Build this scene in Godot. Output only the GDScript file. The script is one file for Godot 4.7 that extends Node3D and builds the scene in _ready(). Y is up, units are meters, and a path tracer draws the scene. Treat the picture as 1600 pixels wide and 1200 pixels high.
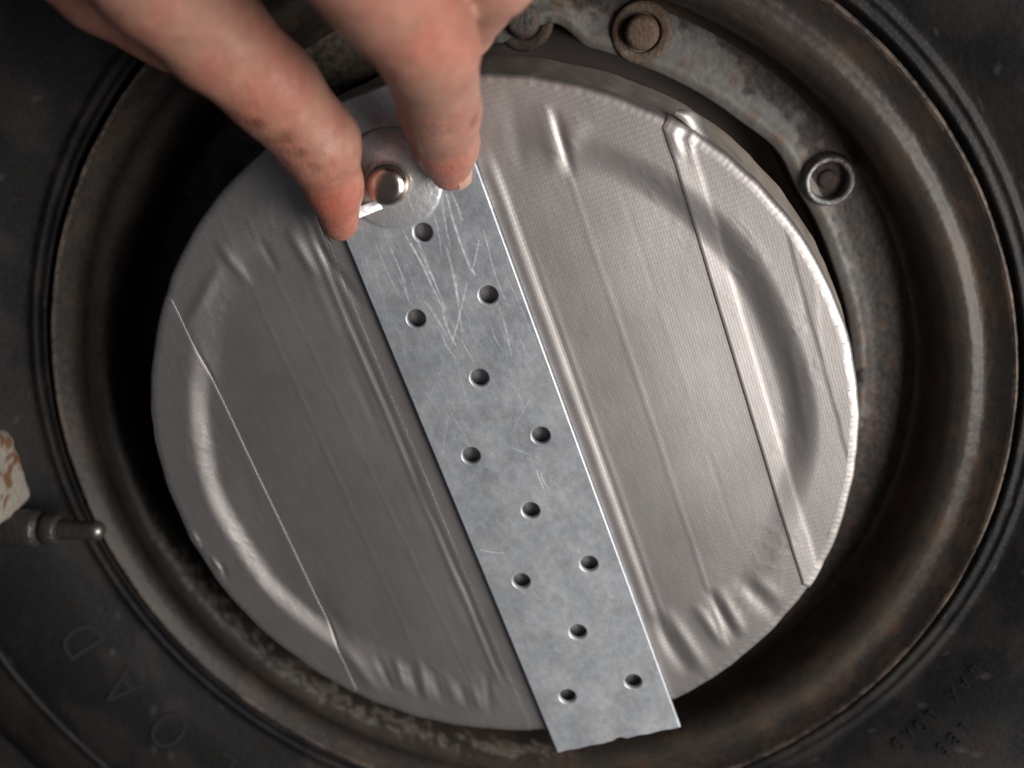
extends Node3D
# Wheel frame: millimetres, origin at the middle of the rim's outer edge, y along the wheel's axle (up).
# Nodes are in metres; the wheel frame's origin lies GROUND mm above the ground.
const S := 0.001
const GROUND := 106.0
const L0 := Vector3(-1.84, 0.0, -2.84)          # middle of the taped tin
const AX := Vector3(0.940, 0.0, -0.340)         # across the strap
const BX := Vector3(0.340, 0.0, 0.940)          # along the strap
const TOP := 19.4                               # height of the tin's rim
const P0 := Vector3(-19.65, 0.0, -62.35)        # first hole row of the strap

var noise := FastNoiseLite.new()
var rough_noise := FastNoiseLite.new()
var names := {}


func _ready() -> void:
	# ---- camera
	var cam := Camera3D.new()
	cam.name = "camera"
	cam.transform = Transform3D(Basis(Vector3(0.99314877, -0.11685682, 0.0), Vector3(-0.04129608, -0.35096921, -0.93547595), Vector3(0.10931675, 0.92906679, -0.35339036)), Vector3(27.42, 226.62 + GROUND, -96.44) * S)
	cam.fov = rad_to_deg(2.0 * atan(600.0 / 1563.0))
	cam.near = 0.01
	cam.far = 50.0
	var lens := CameraAttributesPhysical.new()
	lens.frustum_focal_length = 12.0 * 1563.0 / 600.0
	lens.frustum_focus_distance = 0.216
	lens.exposure_aperture = 8.0
	lens.exposure_multiplier = 1.0
	cam.attributes = lens
	add_child(cam)
	cam.current = true
	# ---- light: a dim place with one wide opening to the right
	var world := WorldEnvironment.new()
	world.name = "surroundings"
	var env := Environment.new()
	env.background_mode = Environment.BG_COLOR
	env.background_color = Color(0.037, 0.038, 0.044).linear_to_srgb()
	env.tonemap_mode = Environment.TONE_MAPPER_LINEAR
	env.tonemap_exposure = 1.0
	env.sdfgi_enabled = true
	env.ssao_enabled = true
	env.ssil_enabled = true
	world.environment = env
	add_child(world)
	var day := AreaLight3D.new()
	day.name = "daylight_from_the_side"
	day.area_size = Vector2(0.30, 0.30)
	day.area_normalize_energy = true
	day.light_color = Color(1.0, 0.975, 0.95)
	day.light_energy = 0.34
	day.shadow_enabled = true
	day.transform = Transform3D(Basis(), Vector3(0.37, 0.28 + GROUND * S, -0.02)).looking_at(Vector3(0.03, GROUND * S, 0.0), Vector3(0, 0, 1))
	add_child(day)

	noise.seed = 11
	noise.noise_type = FastNoiseLite.TYPE_SIMPLEX_SMOOTH
	noise.frequency = 1.0
	noise.fractal_type = FastNoiseLite.FRACTAL_NONE
	rough_noise.seed = 23
	rough_noise.noise_type = FastNoiseLite.TYPE_SIMPLEX
	rough_noise.frequency = 1.0
	rough_noise.fractal_type = FastNoiseLite.FRACTAL_FBM
	rough_noise.fractal_octaves = 4

	make_ground()
	make_tyre()
	make_rim()
	make_tin()
	make_strap()
	make_bolt()
	make_fitting()
	make_hand()


# ------------------------------------------------------------------ helpers
func n3(x: float, y: float, z: float) -> float:
	return noise.get_noise_3d(x, y, z)


func f3(x: float, y: float, z: float) -> float:
	return rough_noise.get_noise_3d(x, y, z)


func lin(c: Color) -> Color:
	return c.linear_to_srgb()


func mat(color: Color, rough: float, metal := 0.0, spec := 0.5, vertex := false) -> StandardMaterial3D:
	var m := StandardMaterial3D.new()
	m.albedo_color = Color.WHITE if vertex else lin(color)
	m.vertex_color_use_as_albedo = vertex
	m.roughness = rough
	m.metallic = metal
	m.metallic_specular = spec
	return m


func grain_normal(m: StandardMaterial3D, freq: float, strength: float, tiles: float, seed_at: int) -> void:
	var nn := FastNoiseLite.new()
	nn.seed = seed_at
	nn.frequency = freq
	nn.fractal_octaves = 3
	var t := NoiseTexture2D.new()
	t.width = 256
	t.height = 256
	t.seamless = true
	t.as_normal_map = true
	t.bump_strength = 6.0
	t.noise = nn
	m.normal_enabled = true
	m.normal_texture = t
	m.normal_scale = strength
	m.uv1_triplanar = true
	m.uv1_scale = Vector3.ONE * tiles


func thing(called: String, label: String, category: String, at: Vector3) -> Node3D:
	var o := Node3D.new()
	o.name = called
	o.position = (at + Vector3(0, GROUND, 0)) * S
	o.set_meta("label", label)
	o.set_meta("category", category)
	add_child(o, true)
	return o


func numbered(called: String, parent: Node) -> String:
	var key := str(parent.get_instance_id()) + called
	var k: int = names.get(key, -1) + 1
	names[key] = k
	return called if k == 0 else "%s_%03d" % [called, k]


func part(called: String, mesh: Mesh, material: Material, parent: Node3D, at := Vector3.ZERO) -> MeshInstance3D:
	var o := MeshInstance3D.new()
	o.name = numbered(called, parent)
	o.mesh = mesh
	o.material_override = material
	o.position = at * S
	parent.add_child(o, true)
	return o


func commit(v: PackedVector3Array, n: PackedVector3Array, c: PackedColorArray, uv: PackedVector2Array, idx: PackedInt32Array, origin: Vector3) -> ArrayMesh:
	var w := PackedVector3Array()
	w.resize(v.size())
	for i in v.size():
		w[i] = (v[i] - origin) * S
	var a := []
	a.resize(Mesh.ARRAY_MAX)
	a[Mesh.ARRAY_VERTEX] = w
	a[Mesh.ARRAY_NORMAL] = n
	if c.size():
		a[Mesh.ARRAY_COLOR] = c
	if uv.size():
		a[Mesh.ARRAY_TEX_UV] = uv
	a[Mesh.ARRAY_INDEX] = idx
	var m := ArrayMesh.new()
	m.add_surface_from_arrays(Mesh.PRIMITIVE_TRIANGLES, a)
	return m


func smooth_normals(v: PackedVector3Array, idx: PackedInt32Array) -> PackedVector3Array:
	var n := PackedVector3Array()
	n.resize(v.size())
	for t in range(0, idx.size(), 3):
		var a := v[idx[t]]
		var q := (v[idx[t + 2]] - a).cross(v[idx[t + 1]] - a)
		for k in 3:
			n[idx[t + k]] += q
	for i in n.size():
		n[i] = n[i].normalized()
	return n


# f(i, j) -> [position in mm, colour, uv]; i runs 0..nu, j runs 0..nv
func grid(nu: int, nv: int, f: Callable, origin: Vector3, wrap := false) -> ArrayMesh:
	var v := PackedVector3Array()
	var c := PackedColorArray()
	var uv := PackedVector2Array()
	var idx := PackedInt32Array()
	for j in nv + 1:
		for i in nu + 1:
			var p: Array = f.call(i, j)
			v.append(p[0])
			c.append(p[1])
			uv.append(p[2])
	var row := nu + 1
	for j in nv:
		for i in nu:
			var a := j * row + i
			idx.append_array([a, a + 1, a + row + 1, a, a + row + 1, a + row])
	var n := smooth_normals(v, idx)
	if wrap:
		for j in nv + 1:
			var both := (n[j * row] + n[j * row + nu]).normalized()
			n[j * row] = both
			n[j * row + nu] = both
	return commit(v, n, c, uv, idx, origin)


# smooth profile through points [r, y], inside to outside
func spline(points: Array, per: int) -> PackedVector2Array:
	var out := PackedVector2Array()
	for k in points.size() - 1:
		var p0: Vector2 = points[maxi(k - 1, 0)]
		var p1: Vector2 = points[k]
		var p2: Vector2 = points[k + 1]
		var p3: Vector2 = points[mini(k + 2, points.size() - 1)]
		for s in per:
			out.append(p1.cubic_interpolate(p2, p0, p3, float(s) / per))
	out.append(points[points.size() - 1])
	return out


func polar(r: float, az: float, y: float) -> Vector3:
	return Vector3(r * cos(az), y, -r * sin(az))


# lathe about an upright line through at; shade(az, k, p) -> Color ; bend(az, k, p) -> Vector3
func lathe(profile: PackedVector2Array, n: int, at: Vector3, origin: Vector3, color := Color.WHITE) -> ArrayMesh:
	return grid(n, profile.size() - 1, func(i: int, j: int):
		var az := TAU * i / n
		return [at + polar(profile[j].x, az, profile[j].y), color, Vector2(float(i) / n, float(j))], origin, true)


func turned(m: ArrayMesh, t: Transform3D) -> ArrayMesh:
	var st := SurfaceTool.new()
	st.append_from(m, 0, t)
	return st.commit()


func pick(az_deg: float, table: Array) -> float:
	for k in table.size() - 1:
		if az_deg >= table[k][0] and az_deg <= table[k + 1][0]:
			return lerpf(table[k][1], table[k + 1][1], smoothstep(table[k][0], table[k + 1][0], az_deg))
	return table[0][1]


# ------------------------------------------------------------------ ground and tyre
func make_ground() -> void:
	var m := mat(Color.BLACK, 0.95, 0.0, 0.3, true)
	var mesh := grid(60, 60, func(i: int, j: int):
		var x := (i - 30) * 50.0
		var z := (j - 30) * 50.0
		var k := 0.09 + 0.03 * f3(x * 0.004, 0.0, z * 0.004)
		return [Vector3(x, 0.5 * f3(x * 0.01, 3.0, z * 0.01), z), Color(k, k * 0.93, k * 0.85), Vector2.ZERO], Vector3.ZERO)
	grain_normal(m, 0.03, 0.6, 9.0, 5)
	var o := part("ground", mesh, m, self)
	o.set_meta("kind", "structure")
	o.set_meta("label", "dull bare ground that the tyre lies on")


func tyre_y(r: float) -> float:
	if r < 126.0:
		return 0.0
	return 12.6 * sin(clampf((r - 125.0) / 33.0, 0.0, 1.0) * PI * 0.5)


func make_tyre() -> void:
	var base := Vector3(0, -GROUND, 0)
	var t := thing("tyre", "black rubber tyre lying flat with raised letters on its sidewall", "tyre", base)
	var prof := spline([Vector2(112, -14), Vector2(116.5, -7), Vector2(118.8, -3.4), Vector2(120.2, -1.0), Vector2(121.0, -0.6), Vector2(121.8, -0.85), Vector2(122.5, -0.75), Vector2(123.3, -0.2), Vector2(124.2, -0.3), Vector2(125.4, -0.3), Vector2(128.5, 1.6), Vector2(135, 5.6), Vector2(144, 9.6), Vector2(152, 11.9), Vector2(156.2, 12.5), Vector2(157.0, 13.3), Vector2(158.0, 13.3), Vector2(158.9, 12.4), Vector2(166, 12.0), Vector2(178, 8.6), Vector2(190, 0.5), Vector2(198, -10), Vector2(203, -24), Vector2(204, -46), Vector2(203, -70), Vector2(197, -86), Vector2(184, -97), Vector2(160, -105.5), Vector2(130, -100), Vector2(112, -88)], 6)
	var n := 540
	var mesh := grid(n, prof.size() - 1, func(i: int, j: int):
		var az := TAU * (i % n) / n
		var p := prof[j]
		var d := polar(1.0, az, 0.0)
		var patch := f3(d.x * 4.0, p.x * 0.05, d.z * 4.0)
		var fine := f3(d.x * 40.0, p.x * 0.35 + p.y * 0.3, d.z * 40.0)
		var k := 0.0115 + 0.004 * patch + 0.0025 * fine
		var c := Color(k, k * 1.0, k * 1.10)
		# the shoulder outside the sidewall's ridge is dusted brown
		var dust := clampf((p.x - 157.5) * 0.8 + fine * 2.0, 0.0, 1.0) * 0.65 + clampf(patch * 1.6, 0.0, 0.4)
		c = c.lerp(Color(0.036, 0.029, 0.024), clampf(dust, 0.0, 1.0))
		# specks of grit
		if f3(d.x * 90.0 + 7.0, p.x * 0.8, d.z * 90.0) > 0.60:
			c = c.lerp(Color(0.07, 0.065, 0.06), 0.6)
		return [polar(p.x, az, p.y + 0.10 * fine), c, Vector2.ZERO], base, true)
	var rubber := mat(Color.BLACK, 0.60, 0.0, 0.34, true)
	grain_normal(rubber, 0.09, 0.13, 28.0, 3)
	part("sidewall", mesh, rubber, t)
	# raised letters: tops away from the wheel's middle
	var raised := mat(Color(0.016, 0.016, 0.017), 0.58, 0.0, 0.36)
	var font := SystemFont.new()
	font.font_names = PackedStringArray(["Droid Sans"])
	var spots := [["L", -127.0, 137.5], ["O", -135.0, 137.0], ["A", -142.5, 137.0], ["D", -150.0, 137.0]]
	for s in spots:
		letter(s[0], s[1], s[2], 10.5, 0.11, font, raised, t, base, "raised_letter")
	var line := "MAX LOAD"
	for k in line.length():
		if line[k] != " ":
			letter(line[k], -27.0 - k * 1.75, 133.0, 3.0, 0.12, font, raised, t, base, "raised_letter")
	var second := "LBS"
	for k in second.length():
		letter(second[k], -32.5 - k * 1.7, 139.5, 3.0, 0.12, font, raised, t, base, "raised_letter")


func letter(what: String, deg: float, r: float, size: float, high: float, font: Font, m: Material, t: Node3D, base: Vector3, called: String) -> void:
	var tm := TextMesh.new()
	tm.text = what
	tm.font = font
	tm.font_size = 32
	tm.pixel_size = size * S / 24.0
	tm.depth = high * 2.0 * S
	tm.curve_step = 2.0
	var az := deg_to_rad(deg)
	var out := polar(1.0, az, 0.0)
	var slope := (tyre_y(r + 3.0) - tyre_y(r - 3.0)) / 6.0
	var up := Vector3(out.x * -slope, 1.0, out.z * -slope).normalized()
	var top := (out - up * out.dot(up)).normalized()
	var o := part(called, tm, m, t, polar(r, az, tyre_y(r) + high * 0.45) - base)
	o.basis = Basis(top.cross(up), top, up)


# ------------------------------------------------------------------ wheel rim
func make_rim() -> void:
	var base := Vector3(0, -96, 0)
	var t := thing("wheel_rim", "rusty dark steel wheel rim inside the tyre with worn grey plate", "wheel rim", base)
	var prof := spline([Vector2(101.0, -20.2), Vector2(102.2, -19.3), Vector2(103.0, -17.2), Vector2(103.3, -13.5), Vector2(103.4, -9.5), Vector2(104.0, -6.6), Vector2(105.4, -4.2), Vector2(107.2, -2.7), Vector2(109.0, -2.1), Vector2(110.4, -2.3), Vector2(111.8, -2.75), Vector2(113.2, -2.6), Vector2(114.8, -1.7), Vector2(116.2, -0.5), Vector2(117.2, 0.5), Vector2(117.8, 0.9), Vector2(118.2, 0.7), Vector2(118.6, 0.0), Vector2(118.5, -1.0), Vector2(117.0, -3.0), Vector2(114.5, -8.0)], 5)
	var n := 900
	var flange := grid(n, prof.size() - 1, func(i: int, j: int):
		var az := TAU * (i % n) / n
		var deg := rad_to_deg(wrapf(az, -PI, PI))
		var p := prof[j]
		var d := polar(1.0, az, 0.0)
		var streak := f3(d.x * 3.0, p.x * 0.9 + p.y * 0.9, d.z * 3.0)
		var patch := f3(d.x * 7.0 + 3.0, p.x * 0.10 + p.y * 0.1, d.z * 7.0)
		var fine := f3(d.x * 60.0, p.x * 0.8 + p.y * 0.7, d.z * 60.0)
		var c := Color(0.032, 0.027, 0.024) * (1.0 + 0.35 * fine)
		# brown rust film in patches
		c = c.lerp(Color(0.060, 0.042, 0.030), clampf(patch * 2.4 + fine * 0.7 + streak * 0.6 + 0.05, 0.0, 1.0) * 0.8)
		# the crest is rubbed down to dull grey-tan metal
		var crest := maxf(exp(-pow((p.x - 108.6) / 2.6, 2.0)), 0.45 * smoothstep(104.0, 107.0, p.x) * smoothstep(118.0, 116.5, p.x) * clampf(1.5 - absf(absf(deg) - 180.0) / 60.0, 0.0, 1.0)) * (1.0 if p.y > -7.5 else 0.0)
		var rub := clampf(crest * 1.1 + patch * 0.9 + streak * 0.5 + fine * 0.5 - 0.25 + 0.15 * clampf(1.0 - absf(absf(deg) - 175.0) / 50.0, 0.0, 1.0), 0.0, 1.0)
		c = c.lerp(Color(0.047, 0.039, 0.030), rub * 0.65)
		# lower-left: inner edge chipped to bare metal
		var zone := clampf(1.0 - absf(wrapf(deg + 122.0, -180.0, 180.0)) / 48.0, 0.0, 1.0)
		var inner := exp(-pow((p.x - 105.0) / 1.9, 2.0)) * (1.0 if p.y > -9.0 else 0.0)
		var flake := f3(d.x * 22.0, p.x * 0.25 + p.y * 0.22, d.z * 22.0)
		var chip := smoothstep(0.50, 0.66, inner * minf(zone * 2.2, 0.62) + flake * 0.75 + patch * 0.25 + fine * 0.15)
		c = c.lerp(Color(0.135, 0.122, 0.105) * (1.0 + fine * 0.8), chip * minf(zone * 4.0, 1.0) * 0.7)
		if fine * 0.6 + flake * 0.5 + patch * 0.7 > 0.62:
			c = Color(0.062, 0.035, 0.022)
		# rolled edge scuffed
		if p.x > 117.1 and p.y > -0.2:
			c = c.lerp(Color(0.115, 0.090, 0.070), clampf(0.4 + patch + fine * 0.8, 0.0, 1.0))
		c.a = 1.0
		var lump := 0.03 * fine + 0.12 * patch + inner * zone * 0.35 * f3(d.x * 30.0, 4.0, d.z * 30.0)
		return [polar(p.x + lump * 0.5, az, p.y + lump), c, Vector2.ZERO], base, true)
	var paint := mat(Color.BLACK, 0.44, 0.0, 0.38, true)
	grain_normal(paint, 0.05, 0.10, 20.0, 8)
	part("flange", flange, paint, t)

	# annular plate with an uneven middle opening
	var opening := [[-180.0, 88.0], [-60.0, 88.0], [-30.0, 86.0], [24.0, 85.6], [38.0, 86.6], [47.0, 88.8], [55.0, 88.0], [70.0, 87.9], [79.0, 88.6], [85.0, 92.8], [88.5, 91.5], [93.0, 88.0], [120.0, 88.0], [180.0, 88.0]]
	var na := 720
	var nr := 42
	var plate := grid(na, nr, func(i: int, j: int):
		var az := TAU * (i % na) / na
		var deg := rad_to_deg(wrapf(az, -PI, PI))
		var r0 := pick(deg, opening)
		var w := float(j - 10) / (nr - 10)
		var r := lerpf(r0 + 1.0, 102.2, w)
		var y := -20.2
		if j < 10:
			var s := float(10 - j) / 10.0
			r = r0 + 1.0 - 1.2 * sin(s * PI * 0.5)
			y = -20.2 - 1.2 * (1.0 - cos(s * PI * 0.5)) - maxf(0.0, s - 0.4) * 24.0
		var d := polar(r / 100.0, az, 0.0)
		y += 0.9 * exp(-pow((r - r0 - 2.5) / 2.0, 2.0))
		var patch := f3(d.x * 5.0, 1.0, d.z * 5.0)
		var mid := f3(d.x * 14.0, 5.0, d.z * 14.0)
		var fine := f3(d.x * 55.0, 9.0, d.z * 55.0)
		var dark := Color(0.044, 0.037, 0.033) * (1.0 + fine)
		var zinc := Color(0.132, 0.129, 0.123) * (1.0 + 0.25 * fine)
		var bare := clampf((1.0 - absf(deg - 74.0) / 48.0) * 2.4 - (r - 92.0) * 0.22 + patch * 2.4 + mid * 1.2, 0.0, 1.0)
		bare = smoothstep(0.25, 0.85, bare)
		var c := dark.lerp(zinc, bare)
		var tan_film := clampf((1.0 - absf(deg - 115.0) / 40.0) * 1.5 + mid, 0.0, 1.0)
		c = c.lerp(Color(0.15, 0.125, 0.095) * (1.0 + fine), tan_film * 0.8)
		c = c.lerp(Color(0.12, 0.065, 0.035), clampf(mid * 2.0 + fine * 0.5 - 0.3, 0.0, 1.0) * 0.6)
		if r < r0 + 1.6 and j >= 8:
			c = c.lerp(Color(0.11, 0.098, 0.082), clampf(0.3 + mid * 2.0, 0.0, 1.0))
		if y < -22.5:
			c = Color(0.028, 0.022, 0.020)
		c.a = 1.0
		return [Vector3(r * cos(az), y + 0.07 * mid + 0.012 * fine, -r * sin(az)), c, Vector2.ZERO], base, true)
	var worn := mat(Color.BLACK, 0.5, 0.2, 0.5, true)
	grain_normal(worn, 0.06, 0.08, 24.0, 9)
	part("wheel_plate", plate, worn, t)
	var well := lathe(spline([Vector2(2, -36), Vector2(60, -36), Vector2(95, -36), Vector2(100.5, -34.0), Vector2(101.0, -20.4)], 4), 180, Vector3.ZERO, base)
	part("wheel_well", well, mat(Color(0.075, 0.062, 0.055), 0.8), t)
	var hub := lathe(spline([Vector2(112, -60), Vector2(101.0, -36.5), Vector2(100.6, -34.5)], 3), 180, Vector3.ZERO, base)
	part("rim_barrel", hub, mat(Color(0.022, 0.018, 0.016), 0.8), t)

	# bolts through the plate
	var rust := mat(Color.BLACK, 0.72, 0.1, 0.4, true)
	grain_normal(rust, 0.05, 0.35, 60.0, 12)
	var steel := mat(Color.BLACK, 0.5, 0.4, 0.5, true)
	grain_normal(steel, 0.05, 0.12, 40.0, 13)
	rusty_bolt(Vector3(28.6, -20.0, -90.8), rust, Color(0.105, 0.080, 0.062), Color(0.095, 0.066, 0.047), t, base)
	rusty_bolt(Vector3(1.0, -22.0, -93.4), rust, Color(0.05, 0.042, 0.037), Color(0.07, 0.062, 0.056), t, base)
	# eyelet: a raised bright ring round a sunk stud
	var eye := Vector3(73.9, -20.0, -58.0)
	var ring := part("bolt_collar", noisy_lathe(spline([Vector2(4.2, -3.0), Vector2(4.4, 2.4), Vector2(4.9, 3.2), Vector2(5.5, 3.2), Vector2(6.0, 2.2), Vector2(6.4, 0.2), Vector2(6.6, -1.0)], 4), 72, eye, base, Color(0.25, 0.265, 0.27)), steel, t)
	ring.set_meta("label", "bright worn collar round the sunk stud right of the rusty bolt")
	part("stud", noisy_lathe(spline([Vector2(0.05, 1.2), Vector2(1.8, 1.1), Vector2(2.2, 0.7), Vector2(2.4, 0.2), Vector2(4.35, 0.15)], 4), 48, eye, base, Color(0.040, 0.036, 0.034)), rust, ring)


func noisy_lathe(prof: PackedVector2Array, n: int, at: Vector3, origin: Vector3, tone: Color) -> ArrayMesh:
	return grid(n, prof.size() - 1, func(i: int, j: int):
		var az := TAU * (i % n) / n
		var p := at + polar(prof[j].x, az, prof[j].y)
		var f := f3(p.x * 0.35, p.y * 0.35, p.z * 0.35)
		var g := f3(p.x * 1.5, p.y * 1.5, p.z * 1.5)
		var c := tone * (1.0 + 0.7 * g)
		c = c.lerp(Color(0.10, 0.05, 0.028), clampf(f * 1.6, 0.0, 0.7))
		c.a = 1.0
		return [p + Vector3(g, g, g) * 0.07, c, Vector2.ZERO], origin, true)


func rusty_bolt(at: Vector3, m: Material, washer_tone: Color, head_tone: Color, t: Node3D, base: Vector3) -> void:
	var b := part("bolt", noisy_lathe(spline([Vector2(0.05, 5.0), Vector2(2.6, 4.9), Vector2(3.5, 4.4), Vector2(3.9, 3.6), Vector2(4.0, 0.9)], 4), 48, at, base, head_tone), m, t)
	part("washer", noisy_lathe(spline([Vector2(4.3, 0.4), Vector2(4.5, 1.1), Vector2(5.2, 1.4), Vector2(6.2, 1.5), Vector2(6.9, 1.1), Vector2(7.1, 0.0)], 4), 64, at, base, washer_tone), m, b)


# ------------------------------------------------------------------ taped tin
const WRINKLES := [
	[-40.9, -61.8, -38.9, -52.8, 1.6, 0.55], [-32.0, -60.4, -31.3, -53.3, 1.2, -0.30], [-24.6, -59.4, -23.2, -49.5, 1.8, 0.60], [-20.9, -58.9, -16.3, -40.8, 1.2, -0.35], [-55.8, -48.1, -44.4, -56.9, 2.0, 0.45],
	[35.6, -65.8, 34.8, -54.0, 2.8, 0.42], [37.8, -64.2, 36.8, -52.5, 1.3, -0.60], [41.8, -61.2, 36.7, -56.3, 3.0, 0.35], [30.2, -69.3, 27.8, -56.6, 3.0, -0.25],
	[36.6, 51.7, 38.7, 63.9, 1.5, -0.50], [21.8, 55.3, 25.2, 70.3, 2.6, -0.70], [32.7, 54.5, 35.5, 66.0, 1.8, 0.50], [25.4, 54.1, 29.3, 71.3, 2.4, 0.60], [39.0, 51.7, 40.8, 63.2, 1.8, 0.45], [44.5, 50.0, 49.4, 60.8, 2.6, -0.55], [48.3, 50.7, 51.2, 56.9, 2.0, 0.25],
	[-55.6, 42.2, -52.8, 55.6, 2.5, 0.60], [-48.5, 47.7, -48.4, 56.8, 1.2, -0.40], [-44.2, 49.2, -45.2, 57.8, 1.2, 0.45], [-41.2, 51.6, -42.6, 60.3, 1.2, -0.40], [-38.8, 52.2, -40.4, 61.9, 1.2, 0.45], [-36.2, 55.0, -37.1, 62.8, 1.0, -0.35], [-33.1, 57.8, -33.8, 65.3, 1.4, 0.30], [-30.7, 60.0, -31.4, 66.3, 1.0, -0.30], [-28.0, 62.1, -28.5, 68.1, 1.2, 0.30], [-23.2, 59.4, -26.2, 69.7, 1.0, -0.35],
	[58.9, -54.0, 58.9, -48.7, 1.2, 0.50], [60.8, -53.6, 59.7, -47.0, 1.0, -0.40], [62.1, -52.2, 59.7, -47.7, 1.0, 0.40], [75.4, -18.3, 73.5, -4.3, 1.0, -0.05], [77.6, -16.1, 74.7, 2.0, 1.0, 0.05], [69.5, -2.7, 67.8, 18.5, 1.2, 0.12],
	[67.2, 43.0, 67.8, 46.6, 1.0, 0.30], [-77.9, 8.5, -77.1, 12.5, 1.0, 0.40], [-76.3, 10.8, -76.8, 14.5, 1.0, -0.40], [-79.5, 0.5, -79.2, 4.3, 1.0, 0.40]]


func tape_relief(a: float, b: float) -> float:
	var r := sqrt(a * a + b * b)
	var az := atan2(-b, a)
	var wob := 0.8 * n3(cos(az) * 2.0, 5.0, sin(az) * 2.0)
	var y := -(0.35 + 0.042 * clampf(absf(a - 1.5) - 17.0, 0.0, 46.0)) * (0.55 + 0.45 * smoothstep(30.0, 58.0, absf(a))) * (1.0 - 0.8 * smoothstep(8.0, 42.0, b) if a > 0.0 else (1.0 - 0.45 * smoothstep(15.0, 50.0, b) * smoothstep(-57.0, -52.0, a)) * (0.80 - 0.35 * smoothstep(-25.0, -48.0, b))) * smoothstep(72.4 + wob, (67.0 if a < -57.0 else 64.6) + wob, r)
	y -= 1.3 * smoothstep(-13.5, -11.5, a) * smoothstep(17.0, 15.0, a) * (smoothstep(79.0, 77.0, b) if b > 0.0 else smoothstep(-70.0, -62.0, b))
	y += 0.08 * n3(a * 0.04, 1.0, b * 0.03) + 0.004 * n3(a * 0.30, 7.0, b * 0.05)
	# edges of the strips underneath, and pulled threads
	if absf(b) < 66.0:
		var fade := smoothstep(66.0, 56.0, absf(b))
		y += fade * (0.24 * smoothstep(-21.9, -20.6, a + 0.3 * n3(b * 0.06, 3.0, 0.0)) - 0.20 * exp(-pow((a + 19.9 + 0.8 * n3(b * 0.045, 12.0, 2.0)) / 0.55, 2.0)) - 0.10 * exp(-pow((a + 19.4) / 0.7, 2.0)) + 0.16 * exp(-pow((a + 24.0) / 1.0, 2.0)) * n3(3.0, b * 0.03, 0.0))
		y += fade * (0.14 * exp(-pow((a - 21.3 - 0.4 * n3(b * 0.05, 8.0, 0.0)) / 0.9, 2.0)) + 0.10 * exp(-pow((a - 24.2) / 0.6, 2.0)) * smoothstep(-60.0, -10.0, b) - 0.25 * smoothstep(22.0, 23.5, a))
		y += 0.09 * exp(-pow((a - 36.3) / 0.28, 2.0)) + 0.05 * exp(-pow((a - 46.0 - b * 0.01) / 0.3, 2.0)) * n3(b * 0.05, 0.0, 4.0)
		y += 0.06 * exp(-pow((a + 38.5) / 0.35, 2.0)) + 0.05 * exp(-pow((a + 30.0 - b * 0.04) / 0.3, 2.0))
	var crinkle := absf(n3(a * 0.13, 21.0, b * 0.13) + 0.4 * n3(a * 0.4, 22.0, b * 0.4))
	y += 0.07 * exp(-pow(crinkle / 0.16, 2.0)) * smoothstep(60.0, 67.0, r) * smoothstep(76.0, 72.0, r) * clampf(n3(a * 0.05, 30.0, b * 0.05) + 0.5, 0.0, 1.0)
	if r > 36.0:
		var p := Vector2(a, b)
		for w in WRINKLES:
			var p0 := Vector2(w[0], w[1])
			var d := Vector2(w[2], w[3]) - p0
			var s := (p - p0).dot(d) / d.length_squared()
			if s < -0.15 or s > 1.15:
				continue
			var off := absf((p - p0).cross(d) / d.length())
			if off < w[4] * 2.2:
				y += 0.80 * w[5] * exp(-pow(off / (w[4] * 0.72), 2.0)) * pow(sin(PI * (s + 0.15) / 1.3), 0.8)
	return y


func tin_radius(az: float) -> float:
	return 79.35 + 0.30 * n3(cos(az) * 1.7, 0.0, sin(az) * 1.7) + 0.22 * n3(cos(az) * 9.0, 3.0, sin(az) * 9.0)


func tin_point(a: float, b: float, y: float) -> Vector3:
	return L0 + AX * a + BX * b + Vector3(0, y, 0)


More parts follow.
